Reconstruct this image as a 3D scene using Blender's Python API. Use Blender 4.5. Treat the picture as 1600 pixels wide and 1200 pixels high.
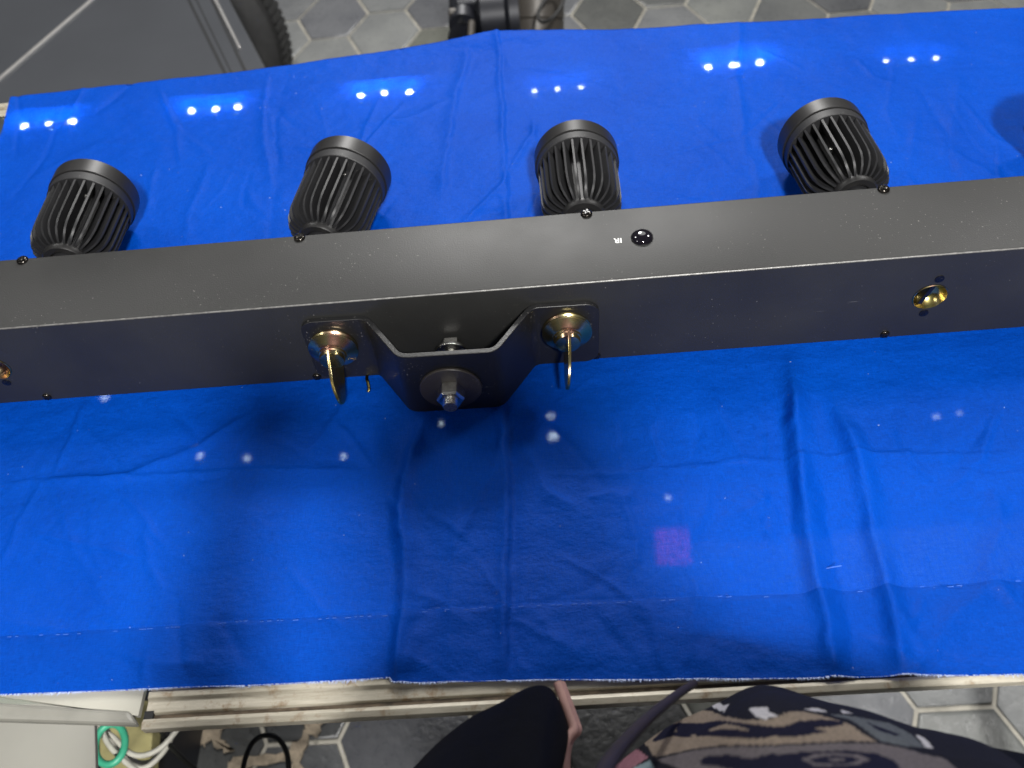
import bpy, bmesh, math, random
import numpy as np
from mathutils import Vector, Matrix
from mathutils.geometry import tessellate_polygon
random.seed(7); np.random.seed(7)
sc = bpy.context.scene
for o in list(bpy.data.objects): bpy.data.objects.remove(o)
C = sc.collection
R = math.radians

# ------------------------------------------------------------------ camera
F = 1400.0
CAM = Vector((0.0, -0.4586, 0.5586))
def basis(p, yaw, roll):
    cy, sy = math.cos(yaw), math.sin(yaw)
    fw = Vector((-sy*math.cos(p), cy*math.cos(p), -math.sin(p)))
    r = Vector((cy, sy, 0)); u = r.cross(fw)
    return math.cos(roll)*r+math.sin(roll)*u, -math.sin(roll)*r+math.cos(roll)*u, fw
r_, u_, f_ = basis(R(51.6), R(4.74), R(-7.92))
def U(px, py, z=None, y=None):          # a point of the place seen at this spot of the photograph, on a known height or depth
    d = f_+(px-800)/F*r_-(py-600)/F*u_
    t = (z-CAM.z)/d.z if z is not None else (y-CAM.y)/d.y
    return CAM+t*d
def PX(v):
    d = Vector(v)-CAM; k = d.dot(f_)
    return 800+F*d.dot(r_)/k, 600-F*d.dot(u_)/k
cam = bpy.data.cameras.new('camera'); co = bpy.data.objects.new('camera', cam); C.objects.link(co)
co.matrix_world = Matrix(((r_.x, u_.x, -f_.x, CAM.x), (r_.y, u_.y, -f_.y, CAM.y), (r_.z, u_.z, -f_.z, CAM.z), (0, 0, 0, 1)))
cam.sensor_width = 36; cam.lens = F/1600*36; cam.clip_start = .01; cam.clip_end = 60
cam.dof.use_dof = True; cam.dof.focus_distance = .68; cam.dof.aperture_fstop = 7.5
sc.camera = co
sc.view_settings.view_transform = 'Standard'; sc.view_settings.look = 'None'
sc.view_settings.gamma = 1; sc.view_settings.exposure = 0

# ------------------------------------------------------------------ world and lamps
w = bpy.data.worlds.new('World'); sc.world = w; w.use_nodes = True
nt = w.node_tree; bg = nt.nodes['Background']
tc = nt.nodes.new('ShaderNodeTexCoord'); sx = nt.nodes.new('ShaderNodeSeparateXYZ'); rp = nt.nodes.new('ShaderNodeValToRGB')
nt.links.new(tc.outputs['Generated'], sx.inputs[0])
mr = nt.nodes.new('ShaderNodeMapRange'); mr.inputs[1].default_value = -1; mr.inputs[2].default_value = 1
nt.links.new(sx.outputs['Z'], mr.inputs[0]); nt.links.new(mr.outputs[0], rp.inputs[0])
rp.color_ramp.elements[0].color = (.12, .12, .12, 1); rp.color_ramp.elements[0].position = .45
rp.color_ramp.elements[1].color = (.80, .82, .86, 1); rp.color_ramp.elements[1].position = .72
nt.links.new(rp.outputs[0], bg.inputs[0]); bg.inputs[1].default_value = .12
def area(name, loc, target, size, power, color=(1, .985, .96), sy=None):
    l = bpy.data.lights.new(name, 'AREA'); l.energy = power; l.color = color; l.size = size; l.shape = 'DISK'
    if sy: l.shape = 'RECTANGLE'; l.size_y = sy
    o = bpy.data.objects.new(name, l); C.objects.link(o); o.location = loc
    o.rotation_euler = (Vector(target)-Vector(loc)).to_track_quat('-Z', 'Y').to_euler()
    return o
area('ceiling_lamp', (-1.15, .80, 1.50), (-.2, .1, 0), .40, 6)
area('ceiling_lamp', (1.30, .90, 1.40), (.3, .1, 0), .40, 13, (1, .98, .96))
area('ceiling_lamp', (.42, -1.85, 2.10), (.1, -.1, 0), .22, 132)
area('ceiling_lamp', (-1.45, -.8, 1.3), (-.5, -.1, 0), .30, 4)
area('ceiling_lamp', (.25, 1.75, 1.75), (.1, 0, 0), 1.3, 9, (1, .99, .97))
area('ceiling_lamp', (.0, 3.0, 2.3), (0, 2.1, -.9), .8, 110)

# ------------------------------------------------------------------ materials
def mat(name): 
    m = bpy.data.materials.new(name); m.use_nodes = True
    return m, m.node_tree, m.node_tree.nodes['Principled BSDF']
def N(t, typ, **kw):
    n = t.nodes.new(typ)
    for k, v in kw.items():
        if k in n.inputs: n.inputs[k].default_value = v
        else: setattr(n, k, v)
    return n
def ramp(t, src, stops):
    n = t.nodes.new('ShaderNodeValToRGB'); t.links.new(src, n.inputs[0])
    e = n.color_ramp.elements
    while len(e) < len(stops): e.new(.5)
    for i, (p, c) in enumerate(stops):
        e[i].position = p; e[i].color = c if len(c) == 4 else (*c, 1)
    return n.outputs[0]
def coords(t, scale=(1, 1, 1), rot=(0, 0, 0)):
    tc = t.nodes.new('ShaderNodeTexCoord'); mp = t.nodes.new('ShaderNodeMapping')
    t.links.new(tc.outputs['Object'], mp.inputs[0]); mp.inputs['Scale'].default_value = scale; mp.inputs['Rotation'].default_value = rot
    return mp.outputs[0]
def noise(t, vec, scale, detail=3, rough=.55):
    n = N(t, 'ShaderNodeTexNoise', Scale=scale, Detail=detail, Roughness=rough); t.links.new(vec, n.inputs['Vector']); return n.outputs[0]
def bump(t, b, h, strength, dist):
    n = N(t, 'ShaderNodeBump', Strength=strength, Distance=dist); t.links.new(h, n.inputs['Height']); t.links.new(n.outputs[0], b.inputs['Normal']); return n
def simple(name, col, rough=.5, metal=0, var=.25, nscale=40, bstr=.15, bdist=.0005, coat=0, spec=.5):
    m, t, b = mat(name); v = coords(t); n = noise(t, v, nscale)
    lo = tuple(c*(1-var) for c in col); hi = tuple(min(1, c*(1+var)) for c in col)
    t.links.new(ramp(t, n, [(.3, lo), (.7, hi)]), b.inputs['Base Color'])
    b.inputs['Metallic'].default_value = metal; b.inputs['Roughness'].default_value = rough; b.inputs['Coat Weight'].default_value = coat
    b.inputs['Specular IOR Level'].default_value = spec
    if bstr: bump(t, b, noise(t, v, nscale*8, 2), bstr, bdist)
    return m

def powder(name, col=(.018, .018, .019), rough=.42, dust=.72, spec=.5, scratch=True):
    m, t, b = mat(name); v = coords(t)
    n1 = noise(t, v, 9, 4); fine = noise(t, v, 900, 2); sp = noise(t, v, 620, 1, .4); pat = noise(t, v, 14, 3)
    base = ramp(t, n1, [(.3, col), (.75, tuple(c*1.5 for c in col))])
    # dust specks and pale scuffs
    spk = ramp(t, sp, [(dust+.03, (0, 0, 0)), (dust+.07, (1, 1, 1))])
    pt = ramp(t, pat, [(.45, (.0, .0, .0)), (.7, (1, 1, 1))])
    mu = N(t, 'ShaderNodeMath', operation='MULTIPLY'); t.links.new(spk, mu.inputs[0]); t.links.new(pt, mu.inputs[1])
    if scratch:
        v2 = coords(t, (30, 900, 900), (.3, .6, .5)); s = noise(t, v2, 1.0, 2, .5)
        sr = ramp(t, s, [(.76, (0, 0, 0)), (.80, (.7, .7, .7))])
        ad = N(t, 'ShaderNodeMath', operation='MAXIMUM'); t.links.new(mu.outputs[0], ad.inputs[0]); 
        m2 = N(t, 'ShaderNodeMath', operation='MULTIPLY'); t.links.new(sr, m2.inputs[0]); t.links.new(pt, m2.inputs[1]); t.links.new(m2.outputs[0], ad.inputs[1]); fac = ad.outputs[0]
    else: fac = mu.outputs[0]
    mx = N(t, 'ShaderNodeMix', data_type='RGBA'); t.links.new(fac, mx.inputs[0]); t.links.new(base, mx.inputs[6]); mx.inputs[7].default_value = (.28, .27, .25, 1)
    t.links.new(mx.outputs[2], b.inputs['Base Color'])
    rr = ramp(t, n1, [(.3, (rough-.05,)*3), (.7, (rough+.07,)*3)]); t.links.new(rr, b.inputs['Roughness'])
    b.inputs['Specular IOR Level'].default_value = spec
    bump(t, b, fine, .35, .0003)
    return m
M = {}
M['housing'] = powder('black_powder_coat', (.0165, .0165, .016), .48, .71, .42)
M['edge'] = simple('edge_highlight', (.15, .147, .14), .38, .3, .35, 260, .2)  # paler tone paints the highlight along the front top bevel
M['bracket'] = powder('bracket_black_paint', (.009, .009, .0095), .40, .67, .45)
M['sink'] = powder('black_anodised', (.011, .011, .012), .50, .74, .5, False)
M['ring'] = simple('satin_black_ring', (.017, .0165, .0165), .42, .2, .1, 20, .03)
M['screw'] = simple('black_chrome_screw', (.05, .045, .04), .18, .9, .2, 200, .1)
M['recess'] = simple('screw_cross', (.004, .004, .004), .3, 0, 0, 20, 0)
M['ir'] = simple('infrared_dome', (.004, .003, .006), .04, 0, 0, 10, 0, coat=1)
M['white'] = simple('white_print', (.75, .75, .73), .6, 0, .1, 300, 0)
M['steel'] = simple('zinc_steel', (.66, .65, .61), .24, 1, .25, 300, .35, .0004)
M['cut'] = simple('bolt_end', (.30, .26, .22), .5, .8, .4, 500, .5, .0004)
M['washer'] = powder('dirty_washer', (.035, .030, .026), .45, .64, .5)
def passivated():
    m, t, b = mat('yellow_passivated_zinc'); v = coords(t); n = noise(t, v, 55, 2)
    t.links.new(ramp(t, n, [(.25, (.38, .42, .15)), (.42, (.62, .47, .17)), (.55, (.56, .50, .27)), (.68, (.60, .32, .24)), (.8, (.28, .38, .30))]), b.inputs['Base Color'])
    b.inputs['Metallic'].default_value = 1; b.inputs['Roughness'].default_value = .24
    bump(t, b, noise(t, v, 400, 3), .12, .0004); return m
M['gold'] = passivated()
M['rail'] = None
def railm():
    m, t, b = mat('worn_cream_aluminium'); v = coords(t, (6, 60, 60)); n = noise(t, v, 3, 6, .7); v2 = coords(t); n2 = noise(t, v2, 90, 4, .7)
    a = ramp(t, n, [(.3, (.28, .25, .19)), (.5, (.42, .385, .31)), (.7, (.54, .50, .41))])
    d = ramp(t, n2, [(.54, (0, 0, 0)), (.70, (.9, .9, .9))])
    mx = N(t, 'ShaderNodeMix', data_type='RGBA'); t.links.new(d, mx.inputs[0]); t.links.new(a, mx.inputs[6]); mx.inputs[7].default_value = (.24, .17, .10, 1)
    t.links.new(mx.outputs[2], b.inputs['Base Color']); b.inputs['Roughness'].default_value = .38; b.inputs['Metallic'].default_value = .15
    bump(t, b, n2, .3, .001); return m
M['rail'] = railm()
M['gasket'] = simple('grey_gasket', (.20, .195, .17), .45, 0, .15, 30)
M['cream'] = simple('cream_laminate', (.36, .35, .30), .40, 0, .06, 12, .05)
M['groove'] = simple('groove_dirt', (.10, .075, .05), .8, 0, .5, 120)
M['darkin'] = simple('dark_tray', (.015, .018, .03), .8, 0, .3, 20, 0)
def glass():
    m, t, b = mat('clear_glass'); t.nodes.remove(b); out = t.nodes['Material Output']
    tr = N(t, 'ShaderNodeBsdfTransparent'); gl = N(t, 'ShaderNodeBsdfGlossy', Roughness=.02); fr = N(t, 'ShaderNodeFresnel', IOR=1.45); mx = t.nodes.new('ShaderNodeMixShader')
    tr.inputs[0].default_value = (.93, .97, .95, 1)
    ge = t.nodes.new('ShaderNodeNewGeometry'); sb = N(t, 'ShaderNodeMath', operation='SUBTRACT'); sb.inputs[0].default_value = 1; t.links.new(ge.outputs['Backfacing'], sb.inputs[1])
    ml = N(t, 'ShaderNodeMath', operation='MULTIPLY'); t.links.new(sb.outputs[0], ml.inputs[0]); t.links.new(fr.outputs[0], ml.inputs[1])
    t.links.new(ml.outputs[0], mx.inputs[0]); t.links.new(tr.outputs[0], mx.inputs[1]); t.links.new(gl.outputs[0], mx.inputs[2]); t.links.new(mx.outputs[0], out.inputs[0]); return m
M['glass'] = glass()
def emit(name, col, s):
    m, t, b = mat(name); b.inputs['Base Color'].default_value = (.6, .6, .6, 1)
    b.inputs['Emission Color'].default_value = (*col, 1); b.inputs['Emission Strength'].default_value = s; return m
M['led'] = emit('led_lens', (.85, .93, 1), 330)
M['led_dim'] = emit('led_lens_dim', (.85, .93, 1), 150)
M['glow'] = emit('reflection_glow', (.8, .9, 1), 12)
M['pink'] = emit('magenta_glow', (.9, .02, .45), 2.3)
def cloth(name, hem):
    m, t, b = mat(name); out = t.nodes['Material Output']
    v = coords(t)
    vx = coords(t, (1, .09, 1)); vy = coords(t, (.09, 1, 1))
    # warp and weft threads: long thin noise both ways
    nx = noise(t, vx, 2400, 2, .6); ny = noise(t, vy, 2400, 2, .6)
    ad = N(t, 'ShaderNodeMath', operation='ADD'); t.links.new(nx, ad.inputs[0]); t.links.new(ny, ad.inputs[1])
    hf = N(t, 'ShaderNodeMath', operation='MULTIPLY'); hf.inputs[1].default_value = .5; t.links.new(ad.outputs[0], hf.inputs[0])
    big = noise(t, v, 7, 4)
    hem_shade = .78 if hem else 1; c1 = ramp(t, big, [(.25, (.0, .053*hem_shade, .39*hem_shade)), (.75, (.0, .073*hem_shade, .50*hem_shade))])  # hem tone lowered: foreground shade put into the cloth colour
    c2 = ramp(t, hf.outputs[0], [(.35, (.72, .72, .72)), (.65, (1.2, 1.2, 1.2))])
    mx = N(t, 'ShaderNodeMix', data_type='RGBA', blend_type='MULTIPLY'); mx.inputs[0].default_value = 1
    t.links.new(c1, mx.inputs[6]); t.links.new(c2, mx.inputs[7])
    # pale lint
    ln = noise(t, v, 330, 1, .4); lr = ramp(t, ln, [(.81, (0, 0, 0)), (.84, (.45, .55, .55))])
    m3 = N(t, 'ShaderNodeMix', data_type='RGBA'); t.links.new(lr, m3.inputs[0]); t.links.new(mx.outputs[2], m3.inputs[6]); m3.inputs[7].default_value = (.45, .5, .6, 1)
    t.links.new(m3.outputs[2], b.inputs['Base Color'])
    b.inputs['Roughness'].default_value = .55; b.inputs['Specular IOR Level'].default_value = .07
    b.inputs['Sheen Weight'].default_value = .0; b.inputs['Sheen Roughness'].default_value = .4; b.inputs['Sheen Tint'].default_value = (.6, .75, 1, 1)
    # small puckers
    pk = noise(t, coords(t, (1, 1.5, 1)), 38, 5, .62)
    b1 = N(t, 'ShaderNodeBump', Strength=.55, Distance=.0040); t.links.new(pk, b1.inputs['Height'])  # puckers
    b2 = N(t, 'ShaderNodeBump', Strength=.30, Distance=.0006); t.links.new(hf.outputs[0], b2.inputs['Height']); t.links.new(b1.outputs[0], b2.inputs['Normal'])
    t.links.new(b2.outputs[0], b.inputs['Normal'])
    tl = N(t, 'ShaderNodeBsdfTranslucent'); tl.inputs[0].default_value = (.002, .085, .85, 1)
    tp = N(t, 'ShaderNodeBsdfTransparent')
    m1 = t.nodes.new('ShaderNodeMixShader'); m1.inputs[0].default_value = .10 if hem else .16
    t.links.new(b.outputs[0], m1.inputs[1]); t.links.new(tl.outputs[0], m1.inputs[2])
    rf = N(t, 'ShaderNodeBsdfRefraction', IOR=1.25, Roughness=.52); mh = t.nodes.new('ShaderNodeMixShader'); mh.inputs[0].default_value = .992
    t.links.new(tp.outputs[0], mh.inputs[1]); t.links.new(rf.outputs[0], mh.inputs[2])
    m2 = t.nodes.new('ShaderNodeMixShader')
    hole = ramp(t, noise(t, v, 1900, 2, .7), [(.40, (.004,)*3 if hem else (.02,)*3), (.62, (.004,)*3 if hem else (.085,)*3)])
    st1 = noise(t, coords(t, (1, .22, 1)), 620, 2, .6); st2 = noise(t, coords(t, (.22, 1, 1)), 620, 2, .6)
    sm = N(t, 'ShaderNodeMath', operation='MULTIPLY'); t.links.new(st1, sm.inputs[0]); t.links.new(st2, sm.inputs[1])
    sr = ramp(t, sm.outputs[0], [(.15, (.38, .38, .38)), (.38, (1, 1, 1))]); hm_ = N(t, 'ShaderNodeMath', operation='MULTIPLY'); t.links.new(hole, hm_.inputs[0]); t.links.new(sr, hm_.inputs[1]); hole = hm_.outputs[0]
    t.links.new(hole, m2.inputs[0]); t.links.new(m1.outputs[0], m2.inputs[1]); t.links.new(mh.outputs[0], m2.inputs[2])
    t.links.new(m2.outputs[0], out.inputs[0]); return m
M['cloth'] = cloth('blue_cotton', False); M['hem'] = cloth('blue_cotton_shaded_hem', True)
M['thread'] = simple('pale_thread', (.07, .17, .58), .8, 0, .2, 300, 0)
M['fray'] = simple('frayed_thread', (.42, .50, .72), .8, 0, .3, 300, 0)
def tile():
    m, t, b = mat('grey_hexagon_tile'); v = coords(t); n = noise(t, v, 6, 6, .6); n2 = noise(t, v, 60, 5, .65)
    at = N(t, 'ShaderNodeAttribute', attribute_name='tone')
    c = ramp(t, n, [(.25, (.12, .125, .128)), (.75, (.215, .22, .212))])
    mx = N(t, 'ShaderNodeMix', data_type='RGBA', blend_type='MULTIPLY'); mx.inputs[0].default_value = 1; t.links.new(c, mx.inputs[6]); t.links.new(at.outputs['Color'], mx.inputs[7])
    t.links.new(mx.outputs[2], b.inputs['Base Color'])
    t.links.new(ramp(t, n2, [(.3, (.22,)*3), (.7, (.42,)*3)]), b.inputs['Roughness'])
    bump(t, b, n2, .35, .004); return m
M['tile'] = tile()
M['grout'] = simple('tile_grout', (.34, .32, .27), .55, 0, .25, 30, .3, .003)
M['cement'] = simple('dried_cement', (.22, .18, .13), .85, 0, .5, 45, .6, .004)
M['veh'] = simple('dark_grey_paint', (.070, .074, .082), .30, .2, .06, 5, .06, .001)
M['seam'] = simple('panel_seam', (.008, .008, .009), .6, 0, 0, 10, 0)
M['veh_trim'] = simple('light_trim', (.35, .34, .33), .3, .3, .1, 40, 0)
M['rubber'] = simple('black_rubber', (.018, .018, .018), .6, 0, .3, 60, .3, .002)
M['rim'] = simple('dark_rim', (.03, .032, .036), .35, .5, .2, 40, .1)
M['drum'] = simple('grey_brown_drum', (.065, .058, .05), .42, .2, .15, 12, .1)
M['black'] = simple('matt_black_metal', (.012, .013, .018), .45, .2, .2, 40, .1)
M['wcable'] = simple('white_cable', (.62, .60, .52), .5, 0, .15, 60, 0)
M['gcable'] = simple('green_tie', (.06, .42, .25), .4, 0, .15, 60, 0)
M['bcable'] = simple('black_cable', (.012, .012, .010), .5, 0, .2, 60, 0)
M['wood'] = simple('olive_board', (.30, .27, .12), .6, 0, .35, 25, .1)
M['jacket'] = simple('black_jacket', (.0025, .0025, .0028), .8, 0, .3, 60, .35, .002, spec=.06)
M['pinktrim'] = simple('dusty_pink_trim', (.30, .17, .15), .7, 0, .15, 60, .2, .001)
M['skin'] = simple('skin', (.45, .28, .2), .5, 0, .1, 60, .1)
M['trouser'] = simple('dark_trousers', (.015, .016, .022), .8, 0, .2, 60, .2)
M['strap'] = simple('brown_cord', (.014, .007, .006), .7, 0, .2, 60, .2)
def shirtm():
    m, t, b = mat('printed_tshirt'); at = N(t, 'ShaderNodeAttribute', attribute_name='print'); v = coords(t); n = noise(t, v, 700, 2)
    mx = N(t, 'ShaderNodeMix', data_type='RGBA', blend_type='MULTIPLY'); mx.inputs[0].default_value = 1; t.links.new(at.outputs['Color'], mx.inputs[6])
    t.links.new(ramp(t, n, [(.3, (.7,)*3), (.7, (1.15,)*3)]), mx.inputs[7]); t.links.new(mx.outputs[2], b.inputs['Base Color'])
    b.inputs['Roughness'].default_value = .85; b.inputs['Specular IOR Level'].default_value = .06; bump(t, b, n, .3, .0006); return m
M['shirt'] = shirtm()

# ------------------------------------------------------------------ mesh helpers
def obj(name, bm, m, parent=None, smooth=True, bevel=0, label=None, angle=40):
    me = bpy.data.meshes.new(name)
    if isinstance(bm, bmesh.types.BMesh):
        bmesh.ops.recalc_face_normals(bm, faces=bm.faces); bm.to_mesh(me); bm.free()
    else: me = bm; me.name = name
    for k in (m if isinstance(m, list) else [m]): me.materials.append(k)
    o = bpy.data.objects.new(name, me); C.objects.link(o)
    if smooth:
        me.shade_smooth()
        me.set_sharp_from_angle(angle=R(angle))
    if bevel:
        b = o.modifiers.new('bevel', 'BEVEL'); b.width = bevel; b.segments = 2; b.limit_method = 'ANGLE'; b.angle_limit = R(40)
    if parent: o.parent = parent
    if label: o['label'] = label
    return o
def tag(o, label=None, cat=None, group=None, kind=None):
    for k, v in (('label', label), ('category', cat), ('group', group), ('kind', kind)):
        if v: o[k] = v
    return o
def thing(name, label, cat, loc=(0, 0, 0), group=None):
    o = bpy.data.objects.new(name, None); C.objects.link(o); o.location = loc; o.empty_display_size = .02
    return tag(o, label, cat, group)
def box(bm, c, s, rot=None):
    g = bmesh.ops.create_cube(bm, size=1)
    Mx = Matrix.Translation(Vector(c)) @ (rot.to_4x4() if rot else Matrix.Identity(4)) @ Matrix.Diagonal((*s, 1))
    bmesh.ops.transform(bm, matrix=Mx, verts=g['verts']); return g['verts']
def frame(axis):        # matrix taking local +Z to axis
    return Vector(axis).to_track_quat('Z', 'Y').to_matrix().to_4x4()
def lathe(bm, prof, loc=(0, 0, 0), axis=(0, 0, 1), seg=48, cap=True):
    Mx = Matrix.Translation(Vector(loc)) @ frame(axis); rings = []
    for (r, h) in prof:
        if r < 1e-7: rings.append([bm.verts.new(Mx @ Vector((0, 0, h)))])
        else: rings.append([bm.verts.new(Mx @ Vector((r*math.cos(2*math.pi*i/seg), r*math.sin(2*math.pi*i/seg), h))) for i in range(seg)])
    for a, b in zip(rings, rings[1:]):
        if len(a) == 1 and len(b) == 1: continue
        for i in range(seg):
            j = (i+1) % seg
            if len(a) == 1: bm.faces.new((a[0], b[i], b[j]))
            elif len(b) == 1: bm.faces.new((a[i], a[j], b[0]))
            else: bm.faces.new((a[i], a[j], b[j], b[i]))
    if cap:
        for q in (rings[0], rings[-1]):
            if len(q) > 1: bm.faces.new(q)
def prism(bm, pts, d, Mx=Matrix.Identity(4)):      # 2D outline extruded by d along local z, centred
    n = len(pts)
    lo = [bm.verts.new(Mx @ Vector((x, y, -d/2))) for x, y in pts]; hi = [bm.verts.new(Mx @ Vector((x, y, d/2))) for x, y in pts]
    bm.faces.new(lo[::-1]); bm.faces.new(hi)
    for i in range(n): bm.faces.new((lo[i], lo[(i+1) % n], hi[(i+1) % n], hi[i]))
def smoothpts(p, n=8):
    p = [Vector(q) for q in p]; out = []
    for i in range(len(p)-1):
        a = p[max(i-1, 0)]; b = p[i]; c = p[i+1]; d = p[min(i+2, len(p)-1)]
        for k in range(n):
            t = k/n; out.append(.5*((2*b)+(c-a)*t+(2*a-5*b+4*c-d)*t*t+(3*b-a-3*c+d)*t**3))
    return out+[p[-1]]
def tube(bm, pts, r, seg=12, closed=False):
    pts = [Vector(p) for p in pts]; rings = []; n = len(pts); ref = Vector((.13, .2, 1)).normalized()
    for i, p in enumerate(pts):
        d = (pts[(i+1) % n]-pts[i-1]) if closed else (pts[min(i+1, n-1)]-pts[max(i-1, 0)])
        d.normalize(); a = d.cross(ref); a = a.normalized() if a.length > 1e-4 else Vector((1, 0, 0)); b = d.cross(a)
        rr = r(i/(n-1)) if callable(r) else r
        rings.append([bm.verts.new(p+rr*(math.cos(2*math.pi*k/seg)*a+math.sin(2*math.pi*k/seg)*b)) for k in range(seg)])
    m = n if closed else n-1
    for i in range(m):
        A = rings[i]; B = rings[(i+1) % n]
        for k in range(seg): bm.faces.new((A[k], A[(k+1) % seg], B[(k+1) % seg], B[k]))
    if not closed: bm.faces.new(rings[0][::-1]); bm.faces.new(rings[-1])
NB = bmesh.new

# ------------------------------------------------------------------ floor of hexagon tiles
FZ = -.89
bm = NB(); box(bm, (0, 2, FZ-.02), (9, 9, .04)); fl = obj('floor_base', bm, M['grout'], smooth=False); tag(fl, kind='structure')
bm = NB(); cl = bm.loops.layers.color.new('tone')
hw, hh = .112, .123; cx0, cy0 = -.449, 2.077
def hexpts(cx, cy, s, z): return [(cx+hw*s*a, cy+hh*s*b, z) for a, b in ((1, 0), (.52, 1), (-.52, 1), (-1, 0), (-.52, -1), (.52, -1))]
for i in range(-14, 15):
    for j in range(-13, 9):
        cx = cx0+i*hw*1.52; cy = cy0+j*2*hh+(hh if i % 2 else 0)
        if not (-2.9 < cx < 2.9 and -1.4 < cy < 4.2): continue
        tz = random.uniform(-.0006, .0006)
        A = [bm.verts.new(p) for p in hexpts(cx, cy, .968, FZ+.001)]; B = [bm.verts.new(p) for p in hexpts(cx, cy, .957, FZ+.004+tz)]
        D = [bm.verts.new(p) for p in hexpts(cx, cy, .90, FZ+.0048+tz)]
        fs = [bm.faces.new(D)]
        for k in range(6):
            l = (k+1) % 6; fs.append(bm.faces.new((A[k], A[l], B[l], B[k]))); fs.append(bm.faces.new((B[k], B[l], D[l], D[k])))
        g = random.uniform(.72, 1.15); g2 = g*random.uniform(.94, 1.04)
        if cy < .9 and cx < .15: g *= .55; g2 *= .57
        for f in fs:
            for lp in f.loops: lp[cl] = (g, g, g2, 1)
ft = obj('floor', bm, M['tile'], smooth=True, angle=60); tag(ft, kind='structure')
# dried cement smears on the floor below the front rail
def patch(bm, pl, z=FZ+.0075, n=5):
    pts = [U(x, y, z=z) for x, y in pl]; out = []
    for a, b in zip(pts, pts[1:]+pts[:1]):
        for k in range(n):
            q = a.lerp(b, k/n); out.append((q.x+random.uniform(-.006, .006), q.y+random.uniform(-.006, .006)))
    prism(bm, out, .003, Matrix.Translation((0, 0, z)))
bm = NB()
patch(bm, [(235, 1120), (345, 1122), (350, 1150), (362, 1175), (330, 1160), (300, 1172), (290, 1205), (235, 1210), (240, 1150)])
patch(bm, [(480, 1120), (505, 1122), (500, 1150), (485, 1150), (475, 1180), (470, 1230), (455, 1230), (455, 1190), (350, 1205), (365, 1182), (450, 1176), (468, 1150)])
tag(obj('cement_smears', bm, M['cement'], smooth=False), 'dried beige cement smeared over the grey tiles below the front rail', 'cement', kind='stuff')

# ------------------------------------------------------------------ display table under the cloth
tb = thing('display_table', 'cream aluminium framed glass display table carrying the blue cloth', 'display table', (0, .09, FZ))
def tobj(name, bm, m, **k):
    o = obj(name, bm, m, **k); o.parent = tb; o.matrix_parent_inverse = Matrix.Translation(-tb.location); return o
XL, XR = -.95, .62
bm = NB(); box(bm, ((XL+XR)/2, .09, -.0055), (XR-XL-.04, .68, .005)); tobj('glass_top', bm, M['glass'], smooth=False)
def rail(name, y0, y1, x0, x1):
    s = 1 if y1 > y0 else -1; bm = NB()
    # extruded profile with two raised lips and a groove (y, z)
    w = abs(y1-y0); prof = [(0, -.007), (w, -.007), (w, .0), (w-.004, .0012), (w-.0065, .0), (w-.0075, -.004), (w-.010, -.004), (w-.011, -.0015), (w-.018, -.0015), (w-.020, .0005), (w-.024, .0005), (w-.025, -.0012), (0, -.0012)]
    prof = [(y0+s*a, z) for a, z in prof]
    n = len(prof); A = [bm.verts.new((x0, a, z)) for a, z in prof]; B = [bm.verts.new((x1, a, z)) for a, z in prof]
    bm.faces.new(A); bm.faces.new(B[::-1])
    for i in range(n): bm.faces.new((A[i], A[(i+1) % n], B[(i+1) % n], B[i]))
    o = tobj(name, bm, M['rail'], smooth=False, bevel=.0005)
    bm = NB(); box(bm, ((x0+x1)/2, y0+s*(w-.00875), -.0036), (x1-x0-.01, .0022, .0006)); g = tobj('groove', bm, M['groove'], smooth=False); g.parent = o; g.matrix_parent_inverse = Matrix.Identity(4); g.parent = o; g.location = (0, 0, 0)
    return o
rail('front_rail', -.215, -.2735, -.279, XR); rail('rear_rail', .4285, .4475, XL, XR)
# the left front corner: grey rubber covered rail turning inwards
bm = NB(); a = Vector((-.283, -.272, 0)); b = Vector((-.62, -.188, 0)); d = (b-a).normalized(); nrm = Vector((-d.y, d.x, 0))
if nrm.y < 0: nrm = -nrm
pts = [a, b, b+nrm*.028, a+nrm*.028]
gq = [U(-260, 1080, z=0), U(0, 1098, z=0), U(203, 1112, z=0), U(214, 1132, z=0), U(0, 1125, z=0), U(-260, 1116, z=0)]; prism(bm, [(p.x, p.y) for p in gq], .009, Matrix.Translation((0, 0, -.0045+.0012))); tobj('corner_rail', bm, M['gasket'], smooth=False, bevel=.0025)
bm = NB(); prism(bm, [(-.2835, -.2640), (-.2835, -.215), (-.90, -.10), (-.90, -.15)], .004, Matrix.Translation((0, 0, -.0035))); tobj('corner_plate', bm, M['cream'], smooth=False)
bm = NB(); box(bm, (-.2765, -.2665, -.0040), (.006, .010, .006)); tobj('corner_joint', bm, M['seam'], smooth=False)
bm = NB(); box(bm, (XL+.01, .11, -.014), (.02, .60, .026)); tobj('side_rail', bm, M['rail'], smooth=False)
bm = NB(); box(bm, (XR-.01, .10, -.014), (.02, .62, .026)); tobj('side_rail', bm, M['rail'], smooth=False)
for lx, ly in ((XL+.02, .42), (XR-.02, .42), (XR-.02, -.2), (XL+.02, -.08)):
    bm = NB(); box(bm, (lx, ly, (FZ-.03)/2), (.03, .03, -FZ-.03)); tobj('leg', bm, M['rail'], smooth=False, bevel=.002)
bm = NB(); box(bm, ((XL+XR)/2, .13, -.055), (XR-XL-.05, .55, .004)); tobj('tray', bm, M['darkin'], smooth=False)
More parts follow.
